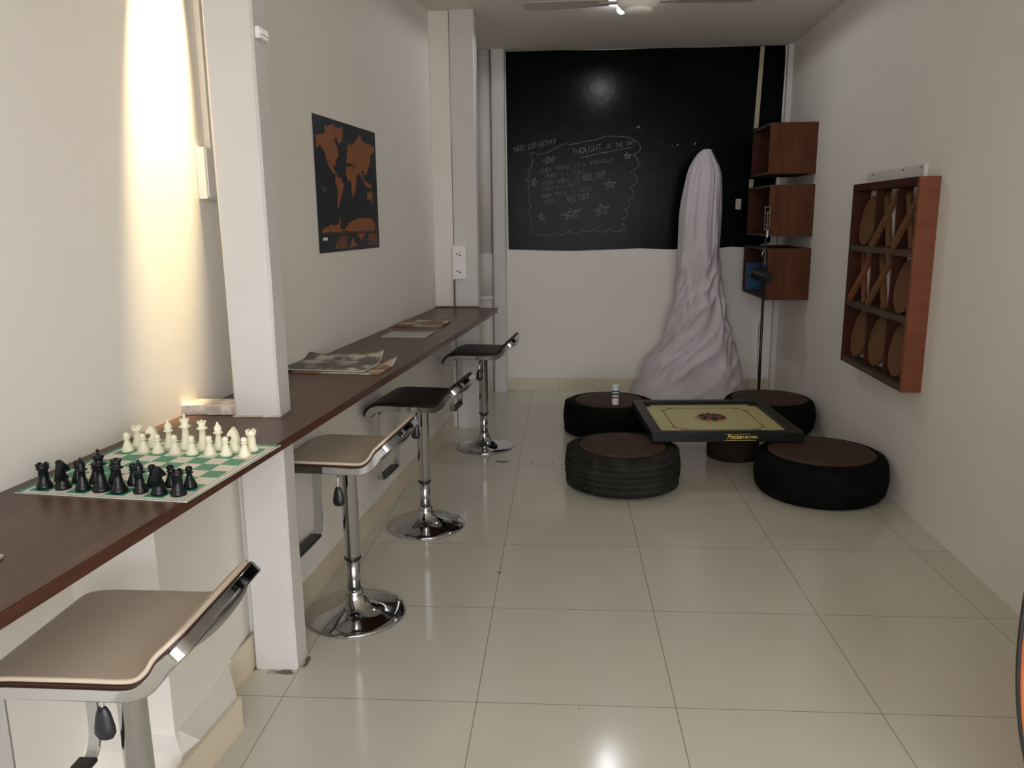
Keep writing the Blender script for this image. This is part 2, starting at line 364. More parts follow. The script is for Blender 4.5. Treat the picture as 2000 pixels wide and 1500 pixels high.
# ------------------------------------------------------------ counter
ct = thing('counter', 'long dark brown wooden counter shelf running along the left wall', 'counter', (0, 0, 0))
y0, y1 = -2.9, 3.235
def slab(y0, y1, inset=0.0):
    return [(xl(y0), y0), (xe(y0)-inset, y0), (xe(y1)-inset, y1), (xl(y1), y1)]
MB().prism([(xl(y0), y0), (xe(y0)-.012, y0), (xe(3.17)-.012, 3.16), (xe(3.17)-.012, 3.235), (xl(y1), y1)], 0.822, 0.850).build('counter_top', 'wood_top', ct)
MB().prism([(xe(y0)-.012, y0), (xe(y0), y0), (xe(3.17), 3.172), (xe(3.17)-.012, 3.172)], 0.8225, 0.8505).build('edge_strip', 'wood_edge', ct, bevel=0.0015, seg=1)
MB().prism([(0.292, 3.160), (xe(3.17), 3.172), (xe(3.17), 3.24), (0.292, 3.24)], 0.8495, 0.8503).build('end_strip', 'wood_top', ct)

# ------------------------------------------------------------ stools
def smooth_path(pts, k=4):
    P = [Vector(p) for p in pts]; out = []
    for i in range(len(P)-1):
        p0 = P[max(0, i-1)]; p1 = P[i]; p2 = P[i+1]; p3 = P[min(len(P)-1, i+2)]
        for j in range(k):
            t = j/k; out.append(0.5*((2*p1)+(p2-p0)*t+(2*p0-5*p1+4*p2-p3)*t*t+(3*p1-p0-3*p2+p3)*t**3))
    out.append(P[-1]); return out
SEAT = smooth_path([(-.215, .553), (-.205, .580), (-.180, .608), (-.135, .619), (-.06, .620), (.02, .620), (.098, .620), (.130, .629), (.153, .650), (.169, .674), (.190, .694), (.213, .715)])
def seat_w(full, i, n, r0=0.06, r1=0.035):
    L = [0]
    for a, b in zip(SEAT[:-1], SEAT[1:]): L.append(L[-1]+(b-a).length)
    d0 = L[i]; d1 = L[-1]-L[i]; w_ = full
    if d0 < r0: w_ = full-r0+math.sqrt(max(0, r0*r0-(r0-d0)**2))*1.0
    if d1 < r1: w_ = min(w_, full-r1+math.sqrt(max(0, r1*r1-(r1-d1)**2)))
    return w_
def make_stool(leather, label, group=None):
    t = thing('bar_stool', label, 'bar stool')
    n = len(SEAT)
    fr = MB(); fr.sweep([tuple(p) for p in SEAT], [seat_w(0.185, i, n, .05, .03) for i in range(n)], -0.020, 0.008)
    fr.build('seat_frame', 'chrome', t, bevel=0.004)
    pm = MB(); pm.sweep([tuple(p) for p in SEAT], [seat_w(0.180, i, n, .05, .03) for i in range(n)], 0.008, 0.0105)
    pm.build('piping', 'piping', t)
    pd = MB(); pd.sweep([tuple(p) for p in SEAT], [seat_w(0.176, i, n, .055, .035) for i in range(n)], 0.0105, 0.0215)
    pd.build('seat_pad', leather, t, bevel=0.0075, seg=3)
    bs = MB()
    prof = [(math.cos(a), math.sin(a)) for a in [k*PI/2/8 for k in range(9)]]
    a = math.atan2(.052, .059)
    mt = T((.200, 0, .690)) @ RY(PI/2-a+PI/2) @ Matrix.Diagonal((0.030, 0.140, 0.026, 1))
    bs.lathe(prof, 28, mt).build('back_shell', 'chrome_dull', t)
    # swivel plate and column
    MB().box(-.085, .085, -.085, .085, .590, .602).build('mounting_plate', 'black_plastic', t, bevel=.003)
    MB().lathe([(0.034, 0.592), (0.034, 0.575), (0.029, 0.565), (0.029, 0.228), (0.027, 0.222)], 32).build('column_sleeve', 'chrome', t)
    MB().lathe([(0.030, 0.230), (0.0312, 0.226), (0.0312, 0.219), (0.028, 0.216)], 32).build('ring', 'black_plastic', t)
    MB().lathe([(0.0235, 0.222), (0.0235, 0.082)], 28).build('gas_lift', 'chrome_dull', t)
    b = [(0.0240, 0.100), (0.030, 0.099), (0.034, 0.092), (0.035, 0.086), (0.033, 0.082), (0.037, 0.072), (0.046, 0.057), (0.062, 0.041), (0.085, 0.028), (0.115, 0.019), (0.15, 0.0135), (0.178, 0.010), (0.186, 0.006), (0.1865, 0.001), (0.183, 0.0), (0.0, 0.0)]
    MB().lathe(b, 56).build('base', 'chrome', t)
    # footrest: U shaped flat bar hanging from the front of the seat
    fp = smooth_path([(-.135, .590), (-.135, .48), (-.135, .38), (-.132, .300), (-.110, .260), (-.07, .250), (0, .249), (.07, .250), (.110, .260), (.132, .300), (.135, .38), (.135, .48), (.135, .590)], 4)
    fm = MB(); fm.sweep([tuple(p) for p in fp], 0.014, -0.004, 0.004, T((-.178, 0, 0)) @ RZ(PI/2))
    fm.build('footrest_bar', 'chrome', t, bevel=.0015, seg=1)
    MB().box(-.200, -.156, -.100, .100, .254, .266).build('footrest_pad', 'black_plastic', t, bevel=.004)
    # lever
    lp = smooth_path([(-.02, .585), (-.075, .578), (-.098, .565), (-.105, .54), (-.106, .515)], 4)
    lv = MB().tube([(p.x*0.08, p.x*0.80, p.y-.008) for p in lp], 0.004, 8).build('lever', 'chrome', t)
    e = lp[-1]; k = MB().lathe([(0.0, 0.016), (0.007, 0.012), (0.012, -0.002), (0.0165, -0.028), (0.017, -0.042), (0.012, -0.052), (0.0, -0.054)], 20, T((e.x*0.08, e.x*0.80, e.y-.006)) @ Matrix.Diagonal((1.25, 0.75, 1.05, 1)))
    k.build('lever_handle', 'black_plastic', lv)
    return t
st1 = make_stool('leather_beige', 'beige padded chrome bar stool nearest the camera, at the counter below the chessboard')
st1.location = (-0.025, -0.74, 0); st1.scale = (1, 1, 0.985); st1.rotation_euler = (0, 0, 0)
st2 = copy_tree(st1); st2.scale = (1, 1, 1); st2['label'] = 'beige padded chrome bar stool just behind the white pillar, second from the camera'
st2.location = (0.089, 0.538, 0); st2.rotation_euler = (0, 0, math.radians(-5))
st3 = make_stool('leather_black', 'black padded chrome bar stool in the middle, directly behind the farther beige stool')
st3.location = (0.205, 1.42, 0); st3.rotation_euler = (0, 0, math.radians(-7))
st4 = copy_tree(st3); st4['label'] = 'black padded chrome bar stool farthest from the camera, at the far end of the counter'
st4.location = (0.357, 2.778, 0); st4.rotation_euler = (0, 0, math.radians(-5))
for s in (st1, st2, st3, st4): s['group'] = 'bar stools along the counter'

# ------------------------------------------------------------ chess
CA = math.radians(-6.0)
CO = Vector((-0.331, -0.541)); CW, CH = 0.374, 0.384
ca = Matrix.Translation((CO.x, CO.y, 0)) @ RZ(CA)
mt = thing('chess_mat', 'green and white vinyl chess mat lying on the counter', 'chess board', (CO.x, CO.y, 0.8505), CA)
mw = MB()
out = [(-.022, -.014), (CW+.020, -.016), (CW+.024, CH+.040), (-.020, CH+.048)]
mw.prism(out, 0, 0.0018).build('mat_sheet', 'mat_white', mt)
sq = MB(); S = CW/8; SV = CH/8
for i in range(8):
    for j in range(8):
        if (i+j) % 2 == 0: sq.box(i*S, (i+1)*S, j*SV, (j+1)*SV, .0018, .0022)
sq.build('dark_squares', 'mat_green', mt)
bd = MB()
bd.box(-.022, -.010, -.012, CH+.044, .0018, .0022).box(-.010, CW+.022, CH+.026, CH+.040, .0018, .0022)
bd.box(CW+.006, CW+.0072, -.012, CH+.026, .0018, .0022).box(CW+.0185, CW+.021, -.014, CH+.03, .0018, .0022).box(-.02, CW+.02, -.015, -.0135, .0018, .0022)
bd.build('border_stripe', 'mat_green', mt)

def mk_piece(kind, material):
    mb = MB(); q = 20
    base = lambda R: [(0, 0), (R, 0), (R, .004), (R*.96, .008), (R*.80, .012), (R*.78, .015), (R*.62, .020)]
    if kind == 'pawn':
        mb.lathe(base(.0145)+[(.0065, .028), (.0052, .034), (.0088, .0365), (.0088, .038), (.005, .0395)] + [(.0078*math.cos(a), .0455+.0078*math.sin(a)) for a in [-.9, -.5, 0, .4, .8, 1.2, PI/2]], q)
    elif kind == 'rook':
        mb.lathe(base(.0165)+[(.0105, .030), (.0092, .044), (.0125, .046), (.0125, .056), (.0095, .056), (.0095, .051), (0, .051)], q)
        for k in range(5):
            a = 2*PI*k/5; mb.box(-.0035, .0035, .0092, .0128, .054, .0595, RZ(a))
    elif kind == 'bishop':
        mb.lathe(base(.0155)+[(.0075, .032), (.0062, .045), (.0120, .0475), (.0120, .0495), (.0075, .0515), (.0095, .058), (.0085, .064), (.0045, .071), (.0025, .073), (.0032, .0755), (.0022, .078), (0, .079)], q)
    elif kind == 'queen':
        mb.lathe(base(.0180)+[(.0085, .036), (.0068, .055), (.0135, .058), (.0135, .060), (.0080, .0625), (.0085, .070), (.0118, .078), (.0095, .0785), (.0060, .077), (.003, .082), (0, .0835)], q)
        for k in range(8):
            a = 2*PI*k/8; mb.lathe([(0, -.002), (.002, 0), (0, .002)], 6, T((.0106*math.cos(a), .0106*math.sin(a), .0785)))
    elif kind == 'king':
        mb.lathe(base(.0190)+[(.0088, .038), (.0070, .060), (.0140, .063), (.0140, .0655), (.0085, .068), (.0088, .076), (.0122, .083), (.0118, .0845), (.006, .0865), (.003, .0885), (.0032, .090), (.0, .092)], q)
        mb.box(-.0012, .0012, -.0015, .0015, .090, .1005).box(-.0038, .0038, -.0015, .0015, .0945, .0975)
    elif kind == 'knight':
        mb.lathe(base(.0165)+[(.010, .024), (0, .025)], q)
        prof = [(-.011, .020), (-.0115, .034), (-.009, .048), (-.004, .058), (.0005, .0625), (.002, .066), (.004, .0615), (.0085, .057), (.0145, .049), (.0165, .0445), (.0150, .0405), (.0105, .0415), (.0050, .0425), (.0030, .038), (.0065, .031), (.0105, .026), (.0100, .020)]
        n = len(prof); vs = []
        for sg in (-1, 1):
            for (x, z) in prof: vs.append((x, sg*.0060, z))
        mb.add(vs, [tuple(range(n))[::-1], tuple(range(n, 2*n))]); mb.add(vs, [(i, (i+1) % n, n+(i+1) % n, n+i) for i in range(n)])
        vs = [(x*0.82-.0003, sg*.0088, z*0.94+.0022) for sg in (-1, 1) for (x, z) in prof]
        mb.add(vs, [tuple(range(n))[::-1], tuple(range(n, 2*n))]); mb.add(vs, [(i, (i+1) % n, n+(i+1) % n, n+i) for i in range(n)])
    o = mb.build('chess_'+kind, material)
    if kind in ('knight',): pass
    return o
order = ['rook', 'knight', 'bishop', 'king', 'queen', 'bishop', 'knight', 'rook']
colname = ['leftmost', 'second', 'third', 'fourth', 'fifth', 'sixth', 'seventh', 'rightmost']
who = {0: 'rook by the wall', 1: 'knight nearer the wall', 2: 'bishop nearer the wall', 3: 'king', 4: 'queen', 5: 'bishop nearer the counter edge', 6: 'knight nearer the counter edge', 7: 'rook at the counter edge'}
rj = random.Random(3)
offB = {0: (-.006, .004), 2: (.0, .002), 7: (-.004, -.002), 6: (-.002, .0)}
for cname, material, rb, rp_, rot0 in (('black', 'chess_black', 0, 1, PI/2), ('white', 'chess_white', 7, 6, -PI/2)):
    cache = {}
    for f in range(8):
        for row, kd in ((rb, order[f]), (rp_, 'pawn')):
            if kd not in cache: cache[kd] = mk_piece(kd, material); o = cache[kd]
            else: o = cache[kd].copy(); COL.objects.link(o)
            p = ca @ Vector(((f+.5)*S+rj.uniform(-.003, .003), (row+.5)*SV+rj.uniform(-.003, .003), 0))
            o.scale = (1.06, 1.06, 0.95); o.location = (p.x, p.y, .8527); o.rotation_euler = (0, 0, CA+(rot0 if kd == 'knight' else 0)+rj.uniform(-.25, .25))
            if kd == 'knight' and cname == 'white': o.rotation_euler[2] = PI+rj.uniform(-.2, .2)
            if kd == 'pawn': lb = '%s plastic chess pawn standing in front of the %s %s' % (cname, cname, who[f])
            elif kd in ('king', 'queen'): lb = '%s plastic chess %s in the middle of the %s back row' % (cname, kd, 'near black' if cname == 'black' else 'far white')
            else: lb = '%s plastic chess %s' % (cname, who[f])
            tag(o, lb, 'chess piece', cname+' chess pieces on the mat')

# ------------------------------------------------------------ newspapers
def paper(name, label, cx, cy, w_, h_, z0, layers, mats, rz, curl=0.0, seed=0, offs=None, parts=None):
    t = thing(name, label, 'newspaper', (cx, cy, z0), rz, 'newspapers on the counter')
    z = 0
    for li in range(layers):
        mb = MB(); nx, ny = 18, 14; th = 0.004
        ox, oy = (offs[li] if offs else (0, 0)); vs = []
        sx = 1-.04*(li % 2)
        for s_ in (0, 1):
            for j in range(ny+1):
                for i in range(nx+1):
                    u = i/nx; v = j/ny; x = (u-.5)*w_*sx+ox; y = (v-.5)*h_*sx+oy
                    e = max(0, v-.70)/.30; q = max(0, u-.75)/.25
                    zz = z+s_*th+.0025*s_*abs(noise.noise(Vector((u*3+seed, v*3, li))))
                    if li == layers-1 or curl > .03: zz += curl*e*e*(0.35+.65*abs(noise.noise(Vector((u*4+seed*2, 1, 0))))*2)*(1 if li else .3)+curl*.8*q*q*e
                    vs.append((x, y, zz))
        N_ = (nx+1)*(ny+1); fs = []
        for j in range(ny):
            for i in range(nx):
                a = j*(nx+1)+i; q4 = (a, a+1, a+nx+2, a+nx+1)
                fs.append(q4[::-1]); fs.append(tuple(k+N_ for k in q4))
        bor = [i for i in range(nx+1)]+[(nx+1)*j+nx for j in range(1, ny+1)]+[ny*(nx+1)+i for i in range(nx-1, -1, -1)]+[(nx+1)*j for j in range(ny-1, 0, -1)]
        for a, b in zip(bor, bor[1:]+bor[:1]): fs.append((a, b, b+N_, a+N_))
        mb.add(vs, fs, True); mb.build('folded_sheets', mats[li % len(mats)], t)
        z += th+.0032
    return t
ra = math.radians(-5)
paper('newspaper', 'pile of dog-eared grey and orange newspapers beside the near white pillar', -0.055, 0.975, 0.36, 0.25, 0.8505, 3, ['news_b', 'paper', 'news_a'], ra-.03, 0.035, 2, [(.035, .0), (-.02, .01), (-.03, .015)])
paper('newspaper', 'pale folded newspaper lying flat in the middle of the three on the counter', 0.052, 1.925, 0.235, 0.19, 0.8505, 1, ['news_c'], ra, 0.003, 5)
paper('newspaper', 'orange printed newspaper farthest along the counter', 0.05, 2.345, 0.285, 0.24, 0.8505, 2, ['news_b', 'news_b'], ra, 0.008, 8, [(0, 0), (.01, .0)])
o = MB().box(-.06, .06, -.05, .05, 0, .006).build('paper_bundle', 'paper', bevel=.002)
o.location = (-0.19, -0.945, .8505); o.rotation_euler = (0, 0, .2)
tag(o, 'corner of a pale paper bundle on the counter at the left edge of the picture', 'paper')

# ------------------------------------------------------------ left wall things
# frame of the left wall: Lw(s along y, z, out)
LWn = Vector((1, -0.10, 0)).normalized(); LWt = Vector((0.10, 1, 0)).normalized()
def lwm(y, z, off=0.0): # matrix: local x along wall (away), local y up, local z out of the wall
    m_ = Matrix.Identity(4); 
    for i in range(3): m_[i][0] = LWt[i]; m_[i][1] = (0, 0, 1)[i]; m_[i][2] = LWn[i]
    p = Vector((xl(y), y, z))+LWn*off
    for i in range(3): m_[i][3] = p[i]
    return m_
pm = thing('world_map_poster', 'dark world map poster with copper coloured land on the left wall', 'poster')
pm.matrix_world = lwm(1.306, 1.298, 0.002)
PW, PH = 0.806, 0.588
MB().box(0, PW, 0, PH, 0, .002).build('poster_sheet', 'poster', pm)
polys = [
 [(0.022, 0.144), (0.155, 0.118), (0.152, 0.077), (0.269, 0.036), (0.314, 0.057), (0.316, 0.112), (0.295, 0.154), (0.349, 0.243), (0.304, 0.296), (0.282, 0.346), (0.25, 0.348), (0.271, 0.379), (0.323, 0.415), (0.274, 0.418), (0.216, 0.383), (0.181, 0.347), (0.152, 0.303), (0.116, 0.23), (0.071, 0.212), (0.025, 0.24)],
 [(0.301, 0.065), (0.429, 0.036), (0.429, 0.113), (0.363, 0.193), (0.337, 0.149), (0.322, 0.106)],
 [(0.282, 0.418), (0.354, 0.429), (0.406, 0.483), (0.373, 0.551), (0.326, 0.61), (0.301, 0.684), (0.282, 0.668), (0.288, 0.587), (0.303, 0.521), (0.271, 0.475)],
 [(0.481, 0.18), (0.519, 0.142), (0.57, 0.153), (0.725, 0.057), (0.74, 0.098), (0.972, 0.132), (0.957, 0.178), (0.884, 0.204), (0.898, 0.256), (0.82, 0.344), (0.805, 0.389), (0.752, 0.34), (0.724, 0.342), (0.706, 0.422), (0.656, 0.365), (0.615, 0.317), (0.553, 0.308), (0.459, 0.306), (0.483, 0.237)],
 [(0.455, 0.339), (0.534, 0.324), (0.641, 0.332), (0.666, 0.366), (0.625, 0.402), (0.592, 0.533), (0.55, 0.594), (0.527, 0.561), (0.521, 0.451), (0.462, 0.43), (0.446, 0.373)],
 [(0.745, 0.36), (0.77, 0.427), (0.897, 0.464), (0.874, 0.493), (0.777, 0.471), (0.734, 0.42)],
 [(0.8, 0.532), (0.873, 0.502), (0.909, 0.546), (0.89, 0.629), (0.865, 0.584), (0.795, 0.586)],
 [(0.036, 0.844), (0.092, 0.81), (0.29, 0.783), (0.321, 0.725), (0.32, 0.816), (0.376, 0.834), (0.451, 0.775), (0.672, 0.74), (0.849, 0.74), (0.937, 0.786), (0.919, 0.851), (0.478, 0.848), (0.058, 0.851)]]
dull = [[(0.058, 0.518), (0.111, 0.511), (0.153, 0.537), (0.106, 0.554), (0.071, 0.541)],
 [(0.43, .115), (.47, .11), (.47, .135), (.44, .14)], [(.52, .10), (.56, .095), (.555, .12), (.525, .125)], [(.40, .68), (.44, .675), (.45, .70), (.41, .71)]]
leg = [[(0.447, 0.976), (0.5, 0.896), (0.583, 0.969)], [(0.594, 0.868), (0.746, 0.868), (0.653, 0.927)]]
def rough(poly, amp, k=5, sd=0):
    out = []
    for i in range(len(poly)):
        a = Vector(poly[i]); b = Vector(poly[(i+1) % len(poly)]); d = b-a; nn = Vector((-d.y, d.x))
        if d.length: nn.normalize()
        for j in range(k):
            t = j/k; out.append(a+d*t+nn*(amp*noise.noise(Vector((i*1.7+sd, j*1.3, 2.2))) if j else 0))
    return [(p.x, p.y) for p in out]
def flat(mb, poly, z): 
    n = len(poly); mb.add([(u*PW, (1-v)*PH, z) for u, v in poly], [tuple(range(n))])
ld = MB()
for i, p in enumerate(polys): flat(ld, rough(p, .022, 5, i), .0025)
ld.build('land', 'poster_land', pm)
ld = MB()
for i, p in enumerate(dull): flat(ld, rough(p, .02, 3, i+20), .0025)
ld.build('islands', 'poster_edge', pm)
ld = MB()
for i, p in enumerate(leg): flat(ld, p, .0025)
for k in range(8):
    x = .235+k*.024; flat(ld, [(x, .975), (x, .93-.05*min(1, k/3)), (x+.014, .925-.05*min(1, k/3)), (x+.014, .975)], .0025)
for k in range(5): flat(ld, [(.785, .876+k*.02), (.955, .878+k*.02), (.955, .889+k*.02), (.785, .887+k*.02)], .0025)
flat(ld, [(.03, .853), (.95, .853), (.95, .856), (.03, .856)], .0025)
ld.build('legend', 'poster_land', pm)
ld = MB(); flat(ld, [(.05, .885), (.115, .885), (.115, .908), (.05, .908)], .0026); ld.build('sticker', 'white_plastic', pm)
# trunking, junction box
tr = thing('cable_trunking', 'cream vertical cable trunking on the left wall behind the near pillar', 'cable trunking')
tr.matrix_world = lwm(0.428, 1.668, 0.0)
for a, b in ((0, .030), (.034, .052), (.056, .085)):
    MB().box(a, b, 0, CEIL-1.668, 0, .022).build('channel', 'wall', tr, bevel=.003)
jb = thing('junction_box', 'cream switch box at the foot of the wall trunking, lit by the warm light', 'switch box')
jb.matrix_world = lwm(0.372, 1.508, 0.0)
MB().box(0, .115, 0, .160, 0, .030).build('box_body', 'white_plastic', jb, bevel=.003)
MB().box(.006, .109, .006, .154, .030, .034).build('cover', 'white_plastic', jb, bevel=.002)
# clip on near pillar
cl = thing('cable_clip', 'small white plastic clip high on the side of the near pillar', 'clip', (-0.004, 0.198, 1.955))
MB().box(-.001, .014, -.034, .034, -.016, .016).build('clip_body', 'white_plastic', cl, bevel=.003)
MB().box(.013, .018, -.028, .028, -.004, .006).build('catch', 'white_plastic', cl, bevel=.001)
# socket box on far pillar
sb = thing('power_socket', 'white double power socket box on the far pillar above the counter end', 'power socket', (0.165, 3.243, 1.156))
MB().box(-.047, .047, -.034, 0, -.112, .112).build('socket_body', 'white_plastic', sb, bevel=.004)
fc = MB().box(-.040, .040, -.038, -.034, -.105, .105).build('face_plate', 'white_plastic', sb, bevel=.002)
ho = MB()
for zc in (.058, -.056):
    ho.box(-.018, -.010, -.0390, -.0375, zc-.004, zc+.004).box(-.002, .012, -.0390, -.0375, zc+.004, zc+.008).box(-.002, .012, -.0390, -.0375, zc-.012, zc-.006)
ho.build('pin_holes', 'dark_hole', sb)
# pvc pipe in the recess
pp = thing('drain_pipe', 'white upright drain pipe in the gap between the far pillar and the blackboard post', 'pipe', (0.222, 4.495, 0))
MB().lathe([(0.058, 0.0), (0.058, 0.79)], 32).build('lower_pipe', 'pvc', pp)
MB().lathe([(0.063, 0.785), (0.064, 0.79), (0.064, 0.815), (0.063, 0.82)], 32).build('collar', 'pvc', pp)
MB().lathe([(0.061, 0.81), (0.061, 1.165), (0.058, 1.168)], 32).build('upper_pipe', 'pvc', pp)
MB().lathe([(0.055, 1.16), (0.055, CEIL-.002)], 32).build('riser', 'pvc', pp)

# ------------------------------------------------------------ blackboard
bb = thing('blackboard', 'large matt blackboard painted on the back wall with chalk writing', 'blackboard')
def BP(u, v, out=0.006):
    # photo reading -> place on the back wall
    x = 0.401+(u-989.5)/(1535-989.5)*2.191-(v-100)/388*0.006
    z = 2.752-(v-100)/(488-100)*1.561-(u-989)/546*0.012
    return Vector((x, YB-out, z))
edge = [(989, 101), (1100, 100), (1180, 101), (1300, 99), (1400, 99), (1482, 98), (1534, 97), (1535, 130), (1534, 220), (1536, 300), (1530, 360), (1528, 420), (1526, 474), (1500, 480), (1475, 483), (1446, 482), (1418, 486), (1320, 487), (1262, 485), (1190, 488), (1130, 490), (1060, 489), (993, 487), (991, 300)]
n = len(edge)
bmb = MB(); vs = [tuple(BP(u, v, .0005)) for u, v in edge]+[tuple(BP(u, v, .005)) for u, v in edge]
bmb.add(vs, [tuple(range(n))[::-1], tuple(range(n, 2*n))]+[(i, (i+1) % n, n+(i+1) % n, n+i) for i in range(n)])
bmb.build('board_surface', 'board_black', bb)
MB().add([tuple(BP(u, v, o_)) for o_ in (.005, .009) for u, v in ((1486, 99), (1494, 99), (1490, 250), (1481, 252))], [(0, 3, 2, 1), (4, 5, 6, 7), (0, 1, 5, 4), (1, 2, 6, 5), (2, 3, 7, 6), (3, 0, 4, 7)]).build('tape_strip', 'tape', bb)
MB().add([tuple(BP(u, v, o_)) for o_ in (.005, .009) for u, v in ((1478, 349), (1487, 349), (1486, 365), (1478, 367))], [(0, 3, 2, 1), (4, 5, 6, 7), (0, 1, 5, 4), (1, 2, 6, 5), (2, 3, 7, 6), (3, 0, 4, 7)]).build('tape_strip', 'tape', bb)
G = {'A': [[(0, 0), (2, 6), (4, 0)], [(.8, 2.3), (3.2, 2.3)]], 'B': [[(0, 0), (0, 6), (3, 5.6), (3, 3.6), (0, 3.1), (3.6, 2.6), (3.6, .5), (0, 0)]], 'C': [[(4, 5.2), (2, 6), (0, 4), (0, 2), (2, 0), (4, .8)]],
 'D': [[(0, 0), (0, 6), (3, 5), (4, 3), (3, .8), (0, 0)]], 'E': [[(4, 6), (0, 6), (0, 0), (4, 0)], [(0, 3), (3, 3)]], 'F': [[(4, 6), (0, 6), (0, 0)], [(0, 3), (3, 3)]],
 'G': [[(4, 5.2), (2, 6), (0, 4), (0, 1.6), (2, 0), (4, .6), (4, 2.6), (2.4, 2.6)]], 'H': [[(0, 0), (0, 6)], [(4, 0), (4, 6)], [(0, 3), (4, 3)]], 'I': [[(2, 0), (2, 6)]], 'L': [[(0, 6), (0, 0), (4, 0)]],
 'M': [[(0, 0), (0, 6), (2, 2.4), (4, 6), (4, 0)]], 'N': [[(0, 0), (0, 6), (4, 0), (4, 6)]], 'O': [[(2, 0), (0, 1.8), (0, 4.2), (2, 6), (4, 4.2), (4, 1.8), (2, 0)]], 'R': [[(0, 0), (0, 6), (3.6, 5.4), (3.6, 3.6), (0, 3), (4, 0)]],
 'S': [[(4, 5.4), (2, 6), (0, 4.8), (1, 3.4), (3.4, 2.6), (4, 1.2), (2, 0), (0, .6)]], 'T': [[(0, 6), (4, 6)], [(2, 6), (2, 0)]], 'U': [[(0, 6), (0, 1.2), (2, 0), (4, 1.2), (4, 6)]], 'V': [[(0, 6), (2, 0), (4, 6)]],
 'W': [[(0, 6), (1, 0), (2, 4), (3, 0), (4, 6)]], 'Y': [[(0, 6), (2, 3), (4, 6)], [(2, 3), (1.2, -1)]], ',': [[(1, .6), (.6, -1)]], '.': [[(1, 0), (1.4, .4)]], ':': [[(1, 1), (1, 1.6)], [(1, 4), (1, 4.6)]],
 '/': [[(0, -1), (4, 7)]], '2': [[(0, 5), (2, 6), (4, 4.6), (0, 0), (4, 0)]], '7': [[(0, 6), (4, 6), (1.5, 0)]], '1': [[(2, 6), (2, 0)]], '0': [[(2, 0), (0.4, 1.8), (.4, 4.2), (2, 6), (3.6, 4.2), (3.6, 1.8), (2, 0)]]}
rt = random.Random(11)
def write(text, u0, v0, u1, v1, h, material='chalk', wd=.0042, name='chalk_writing'):
    mb = MB(); mb.keep = True; L = len(text); ang = math.atan2(v1-v0, u1-u0); tot = math.hypot(u1-u0, v1-v0); cw = tot/L
    for k, ch in enumerate(text):
        if ch == ' ': continue
        sc = h/6*rt.uniform(.92, 1.08); sxx = cw*.72/4; jy = rt.uniform(-.4, .4)
        for st_ in G[ch]:
            pts = []
            for (x, y) in st_:
                du = k*cw+x*sxx+y*sc*.08; dv = -y*sc+jy
                pu = u0+du*math.cos(ang)-dv*math.sin(ang); pv = v0+du*math.sin(ang)+dv*math.cos(ang)
                p = BP(pu, pv); pts.append((p.x, p.z))
            mb.ribbon(pts, wd, lambda a, b: (a, YB-.0062, b))
    mb.build(name, material, bb)
def draw(name, lines, material='chalk', wd=.0042):
    mb = MB(); mb.keep = True
    for st_ in lines:
        pts = [BP(*p) for p in st_]; mb.ribbon([(p.x, p.z) for p in pts], wd, lambda a, b: (a, YB-.0062, b))
    mb.build(name, material, bb)
write('DATE:27/10/2017', 1006, 292, 1091, 276, 9)
write('THOUGHT', 1124, 299, 1184, 289, 11)
write('OF THE DAY', 1192, 288, 1250, 280, 9, 'chalk_faint')
write('WHEN THERE IS A STRUGGLE', 1059, 333, 1208, 312, 7, 'chalk_faint', .0036)
write('THERE IS A STORY,', 1066, 343, 1153, 334, 6.5, 'chalk_faint', .0036)
write('WHEN THERE IS', 1062, 358, 1139, 348, 7, 'chalk_faint', .0038)
write('BELIEF', 1147, 350, 1193, 342, 12, 'chalk', .0050)
write('THERE IS MIRACLE,', 1062, 369, 1146, 358, 6.5, 'chalk_faint', .0036)
write('WHEN THERE IS TRUTH,', 1062, 384, 1167, 368, 7, 'chalk_faint', .0038)
write('THERE IS', 1066, 395, 1104, 389, 6.5, 'chalk_faint', .0036)
write('VICTORY.', 1114, 393, 1168, 383, 12, 'chalk', .0044)
draw('chalk_underline', [[(1141, 304), (1180, 296), (1246, 285)], [(1118, 394), (1128, 393)]], 'chalk')
def star(cu, cv, w_, h_, rot):
    p = []
    for k in (0, 2, 4, 1, 3, 0):
        a = -PI/2+2*PI*k/5; x = math.cos(a)*w_/2; y = math.sin(a)*h_/2
        p.append((cu+x*math.cos(rot)-y*math.sin(rot), cv+x*math.sin(rot)+y*math.cos(rot)))
    return [p]
for a in ((1076, 309, 31, 15, -.25), (1234, 302, 17, 15, -.1), (1046, 352, 14, 20, .3), (1200, 357, 28, 20, -.1), (1062, 421, 18, 18, -.15), (1122, 415, 46, 24, -.25), (1184, 408, 38, 26, -.2)):
    draw('chalk_star', star(*a))
def scal(pts, side, b=.35):
    out = []
    for p, q in zip(pts[:-1], pts[1:]):
        p = Vector(p); q = Vector(q); d = q-p; nn = Vector((-d.y, d.x))*side
        for k in range(8):
            t = k/8; out.append(tuple(p+d*t+nn*b*4*t*(1-t)))
    out.append(pts[-1]); return out
draw('chalk_border', [scal([(1248, 272), (1246, 300), (1240, 332), (1240, 365), (1236, 388), (1231, 406), (1226, 425), (1225, 438), (1232, 450)], -1, .45),
 scal([(1037, 296), (1033, 330), (1031, 347), (1032, 368), (1034, 388), (1034, 410), (1037, 428), (1038, 443), (1044, 453)], -1, .22),
 scal([(1044, 453), (1064, 456), (1087, 453), (1117, 450), (1146, 447), (1170, 446), (1202, 446), (1230, 446)], -1, -.2),
 [(1037, 296), (1042, 293), (1051, 296), (1053, 299), (1068, 294), (1070, 296), (1090, 284), (1110, 277), (1120, 279), (1150, 273), (1170, 270), (1190, 263), (1215, 264), (1235, 266), (1248, 272)]], 'chalk', .0038)
